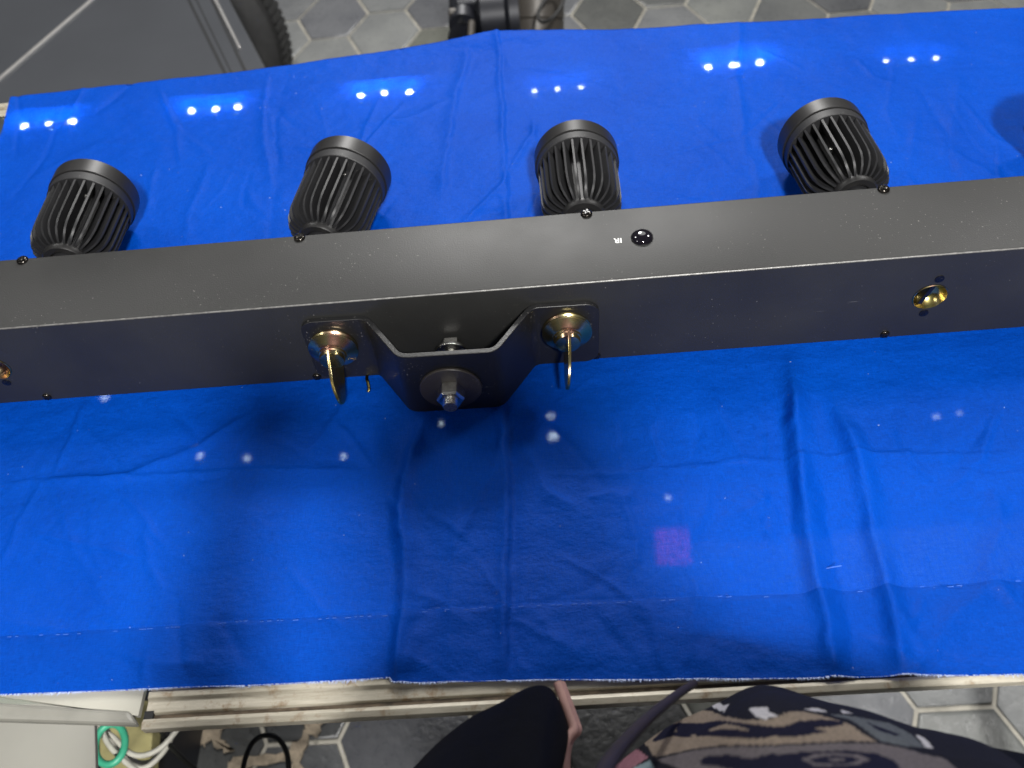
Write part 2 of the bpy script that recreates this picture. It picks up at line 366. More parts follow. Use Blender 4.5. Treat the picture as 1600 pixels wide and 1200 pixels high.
# LED modules under the rear edge of the glass, shining up through the cloth
for k, (pl, mm) in enumerate([([(43, 204), (80, 200), (118, 198)], 'led'), ([(302, 180), (340, 177), (374, 174)], 'led'), ([(566, 156), (602, 152), (641, 151)], 'led'),
        ([(836, 150), (871, 146), (908, 143)], 'led_dim'), ([(1106, 112), (1146, 109), (1186, 105)], 'led'), ([(1382, 103), (1421, 101), (1460, 99)], 'led_dim')]):
    zz = -.013; ps = [U(x, y, z=zz) for x, y in pl]; c = ps[1]
    bm = NB(); box(bm, (c.x, c.y, zz-.004), (.075, .016, .006)); mo = tobj('led_module', bm, M['white'], smooth=False, bevel=.001)
    for p in ps:
        bm = NB(); rr = .0030 if mm == 'led' else .0019
        lathe(bm, [(rr, 0), (rr, .0004), (rr*.6, .0012), (0, .0014)], (p.x, p.y, zz-.0008), seg=16)
        l = obj('led', bm, M[mm]); l.parent = mo; l.matrix_parent_inverse = Matrix.Translation(-tb.location); l.matrix_parent_inverse = Matrix.Identity(4)
        l.matrix_parent_inverse = (Matrix.Translation(tb.location) @ Matrix.Translation(-tb.location)).inverted()
for (x, y, r) in [(315, 717, .0040), (390, 722, .0025), (539, 718, .0024), (864, 688, .0042), (862, 655, .0022), (1460, 658, .0020), (1495, 652, .0016), (168, 628, .0036), (690, 668, .0020), (1043, 782, .0020)]:  # added glowing discs that imitate ceiling lamp reflections on the cloth
    p = U(x, y, z=-.020); bm = NB(); lathe(bm, [(r, 0), (r, .001), (r*.5, .002), (0, .0022)], (p.x, p.y, -.0215), seg=16); tobj('reflection_glow', bm, M['glow'])
bm = NB(); a = U(1016, 832, z=-.032); b = U(1082, 888, z=-.032); box(bm, ((a.x+b.x)/2, (a.y+b.y)/2, -.034), (abs(a.x-b.x)*.90, abs(a.y-b.y)*.88, .004)); tobj('magenta_product_glow', bm, M['pink'], smooth=False)  # magenta product under the glass, with an added glow to show through the cloth

# ------------------------------------------------------------------ blue cloth
def seg_dist(X, Y, pl):          # signed distance and side to a polyline
    best = np.full(X.shape, 9.); side = np.zeros(X.shape); tt = np.zeros(X.shape); L = 0; ls = [math.dist(a, b) for a, b in zip(pl, pl[1:])]; tot = sum(ls)
    for (a, b), l in zip(zip(pl, pl[1:]), ls):
        dx, dy = b[0]-a[0], b[1]-a[1]; t = np.clip(((X-a[0])*dx+(Y-a[1])*dy)/(l*l), 0, 1)
        d = np.hypot(X-a[0]-t*dx, Y-a[1]-t*dy); s = np.sign((X-a[0])*dy-(Y-a[1])*dx); k = d < best
        best = np.where(k, d, best); side = np.where(k, s, side); tt = np.where(k, (L+t*l)/tot, tt); L += l
    return best, side, tt
nx_, ny_ = 620, 440
x0, x1 = -.62, .60
s = np.linspace(0, 1, nx_); 
def interp(xs, tab): return np.interp(xs, [a for a, b in tab], [b for a, b in tab])
rear = [(-.62, .455), (-.60, .453), (-.45, .459), (-.3187, .4669), (-.0972, .4825), (-.055, .4885), (-.0383, .489), (.05, .481), (.1919, .4715), (.35, .460), (.5255, .448), (.60, .446)]
fy = [(-.62, -.236), (-.3806, -.2464), (-.2085, -.2497), (-.121, -.2497), (-.118, -.2535), (-.0427, -.2562), (.1157, -.2640), (.2676, -.2699), (.6, -.278)]
left = [(-.25, -.66), (.0, -.63), (.2, -.600), (.3568, -.5885), (.40, -.593), (.4513, -.6025), (.5, -.604)]
V = np.linspace(0, 1, ny_)
S_, T_ = np.meshgrid(s, V, indexing='ij')
X = x0+(x1-x0)*S_
yr = interp(X, rear); yf = interp(X, fy); Y = yf+(yr-yf)*T_
lf = np.interp(Y, [a for a, b in left], [b for a, b in left]); X = lf+(x1-lf)*S_; yr = interp(X, rear); yf = interp(X, fy); Y = yf+(yr-yf)*T_
Z = np.zeros_like(X)
WX = WY = None
def w2(pl): return [tuple(U(a, b, z=0)[:2]) for a, b in pl]
folds = [  # photo polyline, width, height, step(asymmetry)
 ([(778, 58), (786, 150), (792, 320), (790, 640), (792, 860), (788, 1062)], .0030, .0008, .0013), ([(790, 590), (794, 760), (791, 900), (788, 1062)], .0050, .0004, .0022),
 ([(730, 90), (712, 160), (690, 330)], .0060, .0012, .0008),
 ([(770, 60), (800, 110), (990, 150)], .008, .0007, 0),
 ([(668, 640), (650, 700), (628, 800), (634, 930), (618, 1060)], .0085, .0052, -.002),
 ([(600, 640), (585, 800), (560, 1060)], .012, -.0018, 0),
 ([(705, 660), (712, 800), (700, 1060)], .010, .0016, 0),
 ([(1235, 560), (1243, 700), (1262, 850), (1280, 960), (1302, 1060)], .0085, .0064, -.0034),
 ([(1300, 620), (1340, 740), (1362, 850), (1385, 950), (1402, 1060)], .0085, .0052, -.0032),
 ([(1205, 600), (1225, 700), (1235, 860)], .007, -.0028, 0),
 ([(1290, 740), (1310, 850), (1345, 1060)], .008, -.0030, 0),
 ([(0, 753), (130, 752), (300, 742), (430, 738), (600, 736)], .0030, .0009, .0007),
 ([(840, 742), (1000, 738), (1200, 722), (1400, 714), (1600, 706)], .0030, .0010, .0007),
 ([(82, 752), (110, 690), (140, 610)], .0035, .0013, .0008), ([(85, 755), (200, 746), (300, 706), (400, 645)], .005, .0018, .0006),
 ([(480, 720), (520, 660), (560, 600)], .004, .0012, .0006), ([(370, 700), (400, 660), (412, 620)], .004, .0010, .0005),
 ([(990, 760), (975, 790), (995, 850), (985, 900)], .0045, .0016, .0006), ([(1120, 740), (1118, 800), (1095, 850)], .0045, -.0016, .0006),
 ([(1210, 770), (1170, 800), (1220, 850)], .006, .0016, 0), ([(1010, 650), (1030, 720), (1000, 760)], .005, .0012, .0005),
 ([(1105, 600), (1140, 690), (1190, 760)], .006, .0013, .0004), ([(820, 700), (850, 770), (900, 800)], .006, .0013, .0004),
 ([(1555, 770), (1565, 830), (1540, 900), (1600, 960)], .007, .0020, 0), ([(1600, 880), (1480, 980), (1420, 1060)], .010, .0022, 0),
 ([(420, 110), (414, 200), (425, 300)], .004, .0008, .0004), ([(245, 260), (230, 340)], .005, .0010, 0), ([(330, 250), (300, 330), (290, 380)], .006, .0010, 0),
 ([(560, 200), (640, 190), (700, 160)], .006, .0008, 0), ([(1155, 40), (1150, 120), (1170, 260)], .006, .0010, .0004), ([(1430, 190), (1420, 260)], .005, .0008, 0),
 ([(20, 300), (150, 230), (300, 225)], .008, .0009, 0), ([(1500, 120), (1480, 230), (1520, 300)], .012, .0014, 0),
 ([(840, 960), (870, 1010), (860, 1060)], .010, .0014, 0), ([(400, 760), (360, 900), (300, 1060)], .03, .0020, 0), ([(1095, 900), (1080, 1000), (1100, 1060)], .014, .0018, 0),
]
for i in range(150):
    px, py = random.uniform(0, 1600), random.choice([random.uniform(60, 330), random.uniform(580, 1040), random.uniform(580, 1040)]); a = random.gauss(1.35, .75); L = random.uniform(25, 120); c = random.uniform(-.6, .6)
    folds.append(([(px, py), (px+L*math.cos(a), py+L*math.sin(a)), (px+L*math.cos(a)+L*math.cos(a+c), py+L*math.sin(a)+L*math.sin(a+c))], random.uniform(.0018, .0055), random.uniform(-.0010, .0012), random.uniform(-.0004, .0004)))
def vnoise(sc_, seed):
    rs = np.random.RandomState(seed); g = rs.rand(400, 400); fx = (X+2)*sc_; fyy = (Y+2)*sc_; ix = fx.astype(int); iy = fyy.astype(int); a = fx-ix; b = fyy-iy; a = a*a*(3-2*a); b = b*b*(3-2*b)
    ix %= 399; iy %= 399
    return (g[ix, iy]*(1-a)*(1-b)+g[ix+1, iy]*a*(1-b)+g[ix, iy+1]*(1-a)*b+g[ix+1, iy+1]*a*b)-.5
WX = X+.0045*vnoise(18, 11)+.0022*vnoise(90, 12); WY = Y+.0045*vnoise(18, 13)+.0022*vnoise(90, 14); AM = .5+vnoise(30, 15)
for pl, wd, amp, step in folds:
    vx_ = [q_ for q_ in w2(pl)]
    d, sd, tt = seg_dist(WX, WY, w2(pl)); fade = np.clip(np.minimum(tt, 1-tt)*5+.15, 0, 1)
    if pl[0][1] < 100: fade = np.maximum(fade, np.clip((1-tt)*5, 0, 1))
    if pl[-1][1] > 1040: fade = np.maximum(fade, np.clip(tt*4, 0, 1))
    Z += (1.2+.7*AM)*fade*(amp*np.exp(-(d/(.85*wd))**1.3)+step*sd*(d/wd)*np.exp(-(d/wd)**1.5))
Z += .0030*vnoise(9, 1)+.0016*vnoise(22, 2)+.0007*vnoise(55, 3)+.0003*vnoise(120, 4)
Z = Z-Z.min()*.25; Z = np.where(Z < 0, Z*.2, Z)
# lying flat below the bar and its heads
under = np.clip(1-np.maximum(np.abs(Y-.038)-.040, 0)/.014, 0, 1); Z = Z*(1-.9*under)
# hem: a doubled strip 1 mm thicker, with a stitched line
hemy = -.2065-.006*np.clip((X+.05)/.34, 0, 1)
Z += .0007/(1+np.exp((Y-hemy)/.0008)); Z += -.0006*np.exp(-((Y-hemy-.001)/.0012)**2)
Z += .0012
Z *= 1-.6*np.exp(-((Y-yf)/.010)**2)
# soft swell just before the rear edge, then the cloth turns over it
Z += .006*np.exp(-((Y-yr+.004)/.02)**2)*np.exp(-((X+.04)/.10)**2)
verts = np.stack([X, Y, Z], -1)
nd = 26; extra = []
for k in range(1, nd+1):
    if k <= 9: a = k/9*math.pi/2; dy, dz = .010*math.sin(a), -.010*(1-math.cos(a))
    else: dy, dz = .010+.0008*(k-9), -.010-(k-9)*.009
    e = verts[:, -1, :].copy(); e[:, 1] += dy-.010 if False else dy-.004; e[:, 2] += dz; e[:, 1] += .0035*np.sin(e[:, 0]*38+1)*max(0, k-9)/17
    extra.append(e)
allv = np.concatenate([verts, np.stack(extra, 1)], 1); NX, NY = allv.shape[:2]
me = bpy.data.meshes.new('blue_cloth'); idx = np.arange(NX*NY).reshape(NX, NY)
q = np.stack([idx[:-1, :-1], idx[1:, :-1], idx[1:, 1:], idx[:-1, 1:]], -1).reshape(-1, 4)
me.from_pydata(allv.reshape(-1, 3).tolist(), [], q.tolist()); me.update()
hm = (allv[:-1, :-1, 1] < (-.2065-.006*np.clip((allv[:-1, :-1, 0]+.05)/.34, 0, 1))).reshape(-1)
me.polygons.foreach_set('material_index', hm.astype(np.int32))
me.polygons.foreach_set('use_smooth', np.ones(len(q), bool))
clo = obj('blue_cloth', me, [M['cloth'], M['hem']], smooth=False)
tag(clo, 'creased royal blue cotton cloth with a frayed front edge spread over the display table', 'cloth')
def cz(x, y):
    i = int(np.clip((x-x0)/(x1-x0)*(nx_-1), 0, nx_-1)); j = int(np.clip((y-Y[i, 0])/(Y[i, -1]-Y[i, 0])*(ny_-1), 0, ny_-1)); return Z[i, j]
# frayed front edge: short loose thread ends
bm = NB()
for i in range(NX-1):
    p = verts[i, 0]; q2 = verts[i+1, 0]
    for k in range(4):
        t = random.random(); a = Vector(p).lerp(Vector(q2), t)+Vector((0, .0006, .0003)); L = random.uniform(.0007, .0022)*(1.0+.35*math.sin(i*.21)+.3*math.sin(i*.057)); an = random.gauss(0, .45)
        b = a+Vector((L*math.sin(an), -L*math.cos(an), random.uniform(-.0004, .0010))); h = Vector((.00022, 0, 0)); m_ = a.lerp(b, .55)+Vector((random.uniform(-.0005, .0005), 0, .0003))
        v = [bm.verts.new(a-h), bm.verts.new(a+h), bm.verts.new(m_+h), bm.verts.new(m_-h)]; bm.faces.new(v); bm.faces.new((v[3], v[2], bm.verts.new(b)))
fr = obj('fringe', bm, M['fray'], clo, smooth=False); fr['kind'] = 'stuff'
# dashed stitching of the hem and one short loose stitch
bm = NB()
x = -.40
while x < .36:
    L = random.uniform(.0015, .004); y = -.2075-.006*min(1, max(0, (x+.05)/.34))
    if random.random() < (.6 if -.33 < x < .1 else .22): box(bm, (x, y+random.uniform(-.0002, .0002), cz(x, y)+.0005), (L, .00022, .0002))
    x += L+random.uniform(.0005, .0035)
a = U(1267, 891, z=.003); b = U(1312, 890, z=.003); tube(bm, [Vector((a.x, a.y, cz(a.x, a.y)+.0004)), Vector((b.x, b.y, cz(b.x, b.y)+.0004))], .0003, 6)
st = obj('stitching', bm, M['thread'], clo, smooth=False); st['kind'] = 'stuff'

# ------------------------------------------------------------------ the light bar
BX = -.0805; Hh, Ww = .090, .0770
bar = thing('light_bar', 'long black stage light bar lying on the blue cloth with ribbed pinspot heads', 'light bar', (BX, 0, 0))
def bobj(name, bm, m, parent=None, **k):
    o = obj(name, bm, m, **k); o.parent = parent or bar
    o.matrix_parent_inverse = Matrix.Translation((-BX, 0, 0)) if not parent else Matrix.Identity(4); return o
bm = NB(); box(bm, (BX, Ww/2, Hh/2+.0008), (1.40, Ww, Hh-.0016)); 
es = [e for e in bm.edges if abs((e.verts[0].co-e.verts[1].co).x) > .1]
bmesh.ops.bevel(bm, geom=es, offset=.0017, segments=4, profile=.5, affect='EDGES')
hs = bobj('housing', bm, [M['housing'], M['edge']], smooth=True, angle=50)
RX = [BX-.3625, BX+.3625]
cut = NB()
for x in RX: lathe(cut, [(.0128, -.002), (.0128, .012)], (x, -.0, .0463), (0, 1, 0), 48)
cm = bpy.data.meshes.new('c'); bmesh.ops.recalc_face_normals(cut, faces=cut.faces); cut.to_mesh(cm); cobj = bpy.data.objects.new('c', cm); C.objects.link(cobj)
md = hs.modifiers.new('b', 'BOOLEAN'); md.object = cobj; md.operation = 'DIFFERENCE'; md.solver = 'EXACT'
dg = bpy.context.evaluated_depsgraph_get(); nm = bpy.data.meshes.new_from_object(hs.evaluated_get(dg)); hs.modifiers.clear(); hs.data = nm; nm.name = 'housing'
bpy.data.objects.remove(cobj)
for p in nm.polygons:
    n = p.normal
    if n.z > .30 and n.y < -.30 and p.center.y < .003 and p.center.z > Hh-.003: p.material_index = 1
nm.shade_smooth(); nm.set_sharp_from_angle(angle=R(30))
for x in RX:
    bm = NB(); lathe(bm, [(.0127, -.0004), (.0122, -.0008), (.0115, .001), (.0095, .006), (.0060, .0085), (.0030, .0085), (.0028, .0040), (0, .0040)], (x, 0, .0463), (0, 1, 0), 48, cap=False)
    rc = bobj('fastener_socket', bm, M['gold'])
    bm = NB(); box(bm, (x-.002, .0045, .0463), (.0030, .006, .019), Matrix.Rotation(R(18), 3, 'Y')); so = obj('socket_slot', bm, M['recess'], smooth=False); so.parent = rc; so.matrix_parent_inverse = Matrix.Identity(4)
def screw(p, axis, r=.0044, sz=1.0, ang=0):
    bm = NB(); lathe(bm, [(r, -.0003), (r, .0006), (r*.85, .0015*sz), (r*.45, .0021*sz), (0, .0023*sz)], p, axis, 24)
    # cross recess sunk as a raised rim cross
    Fm = frame(axis); 
    s_ = bobj('screw', bm, M['screw'])
    bm = NB()
    for a in (0, 90):
        rot = (Fm @ Matrix.Rotation(R(a+ang), 4, 'Z')).to_3x3(); box(bm, Vector(p)+Vector(axis)*.0019*sz, (r*1.15, r*.26, .0010*sz), rot)
    c = obj('cross_recess', bm, M['recess'], smooth=False); c.parent = s_
for x in (-.6465, -.4204, -.1946, .0315, .2580, .4845):
    screw((x, .0738, Hh), (0, 0, 1), .0046, 1.2, random.uniform(0, 90)); screw((x+.0003, 0, .0066), (0, -1, 0), .0036, 1.0, random.uniform(0, 90))
for x in RX:
    screw((x+.0018, 0, .0650), (0, -1, 0), .0034, .4, 20); screw((x+.0003, 0, .0283), (0, -1, 0), .0034, .4, 50)
# infrared window and its lettering, upside down to the viewer
bm = NB(); lathe(bm, [(.0084, 0), (.0084, .0008), (.0070, .0026), (.0045, .0038), (.0020, .0043), (0, .0044)], (.0708, .0425, Hh), seg=40); bobj('infrared_window', bm, M['ir'], label='glossy black infrared dome')
tx = bpy.data.curves.new('t', 'FONT'); tx.body = 'IR'; tx.size = .0072; tx.align_x = 'CENTER'; tx.align_y = 'CENTER'; tx.extrude = .00008; tx.offset = .00014
to = bpy.data.objects.new('t', tx); C.objects.link(to); dg = bpy.context.evaluated_depsgraph_get(); tm = bpy.data.meshes.new_from_object(to.evaluated_get(dg)); bpy.data.objects.remove(to)
tm.transform(Matrix.Translation((.0527, .0412, Hh+.0002)) @ Matrix.Rotation(R(178), 4, 'Z')); bobj('infrared_lettering', tm, M['white'], smooth=False, label='small white letters IR printed upside down')

# pinspot heads
def make_head(loc, yaw, label, grime):
    hd = bpy.data.objects.new('pinspot_head', None); C.objects.link(hd); hd.parent = bar; hd['label'] = label; hd.empty_display_size = .02
    hd.location = (loc[0]-BX, loc[1], loc[2]); hd.rotation_euler = (grime[0], 0, yaw); hd.scale = (1.045,)*3
    ax = (0, 1, 0)
    bm = NB(); lathe(bm, [(0, -.055), (.0095, -.055), (.0095, -.006), (.0105, -.004), (.0105, 0.001), (0, .001)], (0, 0, 0), ax, 32, cap=False); obj('neck', bm, M['steel'] if False else M['sink'], hd)
    bm = NB(); lathe(bm, [(.0110, .001), (.0125, -.0012), (.0172, -.0016), (.0186, .0004), (.0186, .0035), (.0175, .0045)], (0, 0, 0), ax, 48); obj('rear_flange', bm, M['ring'], hd)
    bm = NB(); lathe(bm, [(.0078, -.0030), (.0088, -.0020), (.0088, -.0010), (.0060, -.0010), (.0055, -.0030)], (0, 0, 0), ax, 32); obj('pivot_nut', bm, M['steel'], hd)
    # heat sink: slim core and thirty two thin curved fins
    bm = NB(); lathe(bm, [(.0165, .003), (.0172, .010), (.0195, .030), (.0205, .067)], (0, 0, 0), ax, 40)
    prof = [(.0172, .0030), (.0215, .0038), (.0262, .0060), (.0300, .0098), (.0322, .0150), (.0332, .0215), (.0336, .034), (.0339, .052), (.0342, .0675)]
    nf = 28
    for k in range(nf):
        a = 2*math.pi*(k+.5)/nf+random.uniform(-.006, .006); ca, sa = math.cos(a), math.sin(a); th = .00088
        ta = Vector((-sa, 0, ca)); ra = Vector((ca, 0, sa)); L = []
        for sgn in (-1, 1):
            L.append([(bm.verts.new(ra*.014+Vector((0, h, 0))+ta*sgn*th), bm.verts.new(ra*r+Vector((0, h, 0))+ta*sgn*th)) for r, h in prof])
        for i in range(len(prof)-1):
            for s2 in (0, 1): bm.faces.new((L[s2][i][0], L[s2][i][1], L[s2][i+1][1], L[s2][i+1][0]))
            bm.faces.new((L[0][i][1], L[1][i][1], L[1][i+1][1], L[0][i+1][1]))
        bm.faces.new((L[0][0][0], L[1][0][0], L[1][0][1], L[0][0][1]))
    obj('heat_sink', bm, M['sink'], hd, smooth=True, angle=25)
    # front ring in two bands
    bm = NB(); lathe(bm, [(.018, 0.0670), (.0347, 0.0670), (.0352, 0.0675), (.0354, 0.0755), (.0340, 0.0759)], (0, 0, 0), ax, 72, cap=False); lathe(bm, [(.0190, 0.0668), (.0348, 0.0668)], (0, 0, 0), ax, 72, cap=False); obj('collar', bm, M['sink'], hd)
    bm = NB(); lathe(bm, [(.0340, 0.0761), (.0363, 0.0762), (.0366, 0.0766), (.0367, 0.0915), (.0363, 0.0920), (.0340, 0.0920), (.0330, 0.0875), (.0326, 0.0795)], (0, 0, 0), ax, 72, cap=False); obj('front_ring', bm, M['ring'], hd, angle=22)
    bm = NB(); lathe(bm, [(.0330, 0.0860), (.022, 0.0890), (0, 0.0902)], (0, 0, 0), ax, 48, cap=False); obj('lens', bm, M['ir'], hd)
    for an, hh2 in ((68, .060), (116, .040), (240, .06)):
        bm = NB(); a = R(an); lathe(bm, [(.0016, 0), (.0016, .001), (0, .0016)], (math.cos(a)*.0222, hh2, math.sin(a)*.0222), (math.cos(a), 0, math.sin(a)), 16); obj('fin_screw', bm, M['steel'], hd)
    return hd
HY = .1190; HZ = .0442
for x, yaw, lab, g in [(-.6465, R(3), None, (0,)), (-.4204, R(-1), None, (R(-1),)), (-.1946, R(-11), 'dusty head turned to the right', (0,)), (.0315, R(0), None, (R(-5),)), (.2580, R(3), None, (R(-5),)), (.4845, R(10), None, (0,))]:
    h = make_head((x, HY, HZ), yaw, lab, g)
    if lab is None: del h['label']

# omega bracket
path = [(-.1125, -.0024), (-.0620, -.0024), (-.0345, -.0425), (.0345, -.0425), (.0620, -.0024), (.1125, -.0024)]
def fillet(path, r=.006, n=6):
    out = [Vector((*path[0], 0))]
    for a, b, c in zip(path, path[1:], path[2:]):
        A, B, D = Vector((*a, 0)), Vector((*b, 0)), Vector((*c, 0)); u1 = (A-B).normalized(); u2 = (D-B).normalized(); p1 = B+u1*r; p2 = B+u2*r
        for k in range(n+1): t = k/n; out.append((1-t)**2*p1+2*t*(1-t)*B+t*t*p2)
    return out+[Vector((*path[-1], 0))]
fp = fillet(path)
# refine the wing ends for their round corners
def endref(a, b): return [a.lerp(b, t) for t in (0, .012, .03, .06, .10, .15, .21, .28)]
fp = endref(fp[0], fp[1])+fp[1:-1]+endref(fp[-1], fp[-2])[::-1]
zt, zb = .0735, .0075; th = .0021; zc = (zt+zb)/2
arc = [0]
for a, b in zip(fp, fp[1:]): arc.append(arc[-1]+(b-a).length)
bm = NB(); rows = []; rc_ = .0105
for i, p in enumerate(fp):
    t = (fp[min(i+1, len(fp)-1)]-fp[max(i-1, 0)]).normalized(); n = Vector((t.y, -t.x, 0)); 
    e = min(arc[i], arc[-1]-arc[i]); sh = rc_-math.sqrt(max(0, rc_**2-(rc_-e)**2)) if e < rc_ else 0
    sh_c = 0
    rows.append([bm.verts.new(p+n*th*s2+Vector((BX+.002, 0, z))) for s2, z in ((-1, zb+sh), (1, zb+sh), (1, zt-sh), (-1, zt-sh))])
for A, B in zip(rows, rows[1:]):
    for k in range(4): bm.faces.new((A[k], A[(k+1) % 4], B[(k+1) % 4], B[k]))
bm.faces.new(rows[0]); bm.faces.new(rows[-1][::-1])
TR = Matrix.Translation((BX+.002, 0, zc)) @ Matrix.Rotation(R(1.1), 4, 'Y') @ Matrix.Translation((-BX-.002, 0, -zc))
bm.transform(TR)
br = bobj('mounting_bracket', bm, M['bracket'], smooth=True, bevel=.0006, angle=35, label='scuffed black omega shaped truss bracket')
# bolt, washers, nut
def hexp(r): return [(r*math.cos(math.pi/3*k+.28), r*math.sin(math.pi/3*k+.28)) for k in range(6)]
bc = Vector((BX+.0005, 0, .0365))
def Yt(y): return Matrix.Translation((bc.x, y, bc.z)) @ frame((0, -1, 0))
bm = NB(); prof = [(0, .064), (.0052, .064), (.0058, .0634)]
h = .0632
while h > .0515: prof += [(.0059, h), (.0052, h-.0007)]; h -= .0014
prof += [(.005, .045), (.005, .006), (0, .006)]
lathe(bm, prof, (bc.x, 0, bc.z), (0, -1, 0), 32, cap=False); bolt = bobj('bolt', bm, M['steel'], angle=60)
def sub(name, bm, m, parent, **k):
    o = obj(name, bm, m, **k); o.parent = parent; return o
bm = NB(); lathe(bm, [(0, .0641), (.0051, .0641), (.0051, .0639)], (bc.x, 0, bc.z), (0, -1, 0), 24, cap=False); sub('bolt_end', bm, M['cut'], bolt)
bm = NB(); lathe(bm, [(.0055, .0447), (.0227, .0447), (.0232, .0452), (.0232, .0466), (.0226, .0472), (.0055, .0472)], (bc.x, 0, bc.z), (0, -1, 0), 64); sub('large_washer', bm, M['washer'], bolt)
def hexnut(y, th_, r):
    bm = NB(); prism(bm, hexp(r), th_, Yt(y)); return bm
bm = NB(); n6 = 12
lathe(bm, [(0, .0472), (.0106, .0472), (.0106, .0562), (.0096, .0582), (.0052, .0572)], (bc.x, 0, bc.z), (0, -1, 0), 6, cap=False)
sub('hex_nut', bm, M['steel'], bolt, smooth=False, bevel=.0004)
bm = NB(); lathe(bm, [(.005, .0125), (.0122, .0125), (.0126, .0120), (.0126, .0103), (.0120, .0100), (.005, .0100)], (bc.x, 0, bc.z), (0, -1, 0), 40); sub('rear_washer', bm, M['steel'], bolt)
bm = NB(); lathe(bm, [(0, .0100), (.0102, .0100), (.0102, .0030), (0, .0030)], (bc.x, 0, bc.z), (0, -1, 0), 6, cap=False); sub('bolt_head', bm, M['steel'], bolt, smooth=False, bevel=.0005)

# quarter turn wing fasteners
def wing(x, z, rot, tip):
    bm = NB(); lathe(bm, [(.0178, .0), (.0186, .0012), (.0186, .0026), (.0176, .0038), (.0168, .0040), (.0182, .0046), (.0190, .0052), (.0190, .0058), (.0180, .0066), (.0122, .0096), (.0114, .0104), (.0108, .0106), (.0106, .0125), (.0098, .0132), (.0092, .0165), (.0060, .0178), (0, .0182)], (x, -.0045, z), (0, -1, 0), 56, cap=False)
    fa = bobj('wing_fastener', bm, M['gold'], angle=30)
    out = [(.0050, .0165), (.0100, .0160), (.0200, .0150), (.0310, .0125), (.0420, .0080), (.0490, .0020), (.0530, -.0050), (.0540, -.0110), (.0515, -.0165), (.0460, -.0195), (.0360, -.0200), (.0200, -.0185), (.0060, -.0165)]
    pts = smoothpts([(a*.94, b*.80-.0015, 0) for a, b in out], 3); 
    # local x -> -Y (outwards), local y -> Z, local z -> X
    Mx = Matrix.Translation((x, -.0045, z)) @ Matrix.Rotation(rot, 4, 'Y') @ Matrix.Rotation(tip, 4, 'Z') @ Matrix(((0, 0, 1, 0), (-1, 0, 0, 0), (0, 1, 0, 0), (0, 0, 0, 1)))
    bm = NB(); prism(bm, [(p.x, p.y) for p in pts], .0024, Mx); b_ = obj('wing_blade', bm, M['gold'], smooth=True, bevel=.0005); b_.parent = fa
    return fa
wing(BX-.0900+.001, .0485, R(-12), R(6)); wing(BX+.0900, .0475, R(9), R(-1))
# small ring tab peeping out under the bar
bm = NB(); c = U(575, 598, z=.004); tube(bm, smoothpts([(c.x-.001, .02, .004), (c.x-.0013, c.y+.006, .0042), (c.x, c.y, .0045), (c.x+.0013, c.y-.006, .004), (c.x+.0005, c.y-.009, .003)], 6), .0014, 10); bobj('safety_tab', bm, M['gold'], label='thin brass coloured tab under the bar')

# ------------------------------------------------------------------ things on the floor behind the table
vh = thing('parked_vehicle', 'dark grey panelled vehicle with black wheel at the far left end', 'vehicle', tuple(U(250, 60, z=FZ)))
def child(root, name, bm, m, **k):
    o = obj(name, bm, m, **k); o.parent = root; o.matrix_parent_inverse = Matrix.Translation(-root.location); return o
ZP = -.40
def pp(l, z=ZP): return [tuple(U(a, b, z=z)[:2]) for a, b in l]
bm = NB(); prism(bm, pp([(-700, 330), (-700, -90), (312, -90), (449, 170), (449, 330)]), .035, Matrix.Translation((0, 0, ZP-.0175)))
bd = child(vh, 'body_panel', bm, M['veh'], smooth=False, bevel=.006)
bm = NB(); prism(bm, pp([(-40, 154), (140, 0), (240, -85), (244, -82), (142, 3), (-38, 158)], ZP+.001), .004, Matrix.Translation((0, 0, ZP+.001))); child(vh, 'ridge_strip', bm, M['veh_trim'], smooth=False, bevel=.0015)  # thin pale strip laid on the ridge in place of a bright bevel
for l in ([(293, 0), (297, 0), (358, 122), (353, 122)], [(329, 0), (333, 0), (389, 118), (384, 118)], [(306, 0), (308, 0), (365, 118), (363, 118)]):
    (a, b), (c, d), (e, f), (g, h) = l; l2 = [(a-(g-a)*.7, b-(h-b)*.7), (c-(e-c)*.7, d-(f-d)*.7), (e+(e-c)*.3, f+(f-d)*.3), (g+(g-a)*.3, h+(h-b)*.3)]
    bm = NB(); prism(bm, pp(l2), .003, Matrix.Translation((0, 0, ZP))); child(vh, 'panel_seam', bm, M['seam'], smooth=False)
bm = NB(); prism(bm, pp([(334, 0), (339, 0), (377, 76), (374, 79)]), .008, Matrix.Translation((0, 0, ZP+.001))); child(vh, 'light_strip', bm, M['veh_trim'], smooth=False, bevel=.001)
wc = U(262, 80, z=-.59)
wz = Vector((.0, -1, .25)).normalized()
bm = NB(); lathe(bm, [(.175, -.055), (.21, -.075), (.255, -.080), (.285, -.062), (.293, -.03), (.295, 0), (.293, .03), (.285, .062), (.255, .080), (.21, .075), (.175, .055), (.175, -.055)], wc, wz, 96, cap=False)
for k in range(96):
    a = 2*math.pi*k/96; Mx = Matrix.Translation(wc) @ frame(wz) @ Matrix.Rotation(a, 4, 'Z') @ Matrix.Translation((.293, 0, 0)); g = bmesh.ops.create_cube(bm, size=1); bmesh.ops.transform(bm, matrix=Mx @ Matrix.Diagonal((.006, .012, .085, 1)), verts=g['verts'])
tw = child(vh, 'wheel', bm, M['rubber'], smooth=True)
bm = NB(); lathe(bm, [(.0, .02), (.15, .02), (.165, .05), (.182, .074), (.19, .074), (.19, .04)], wc, wz, 80, cap=False); rm = obj('rim', bm, M['rim']); rm.parent = tw
rm.matrix_parent_inverse = Matrix.Identity(4)
Fm = Matrix.Translation(wc) @ frame(wz)
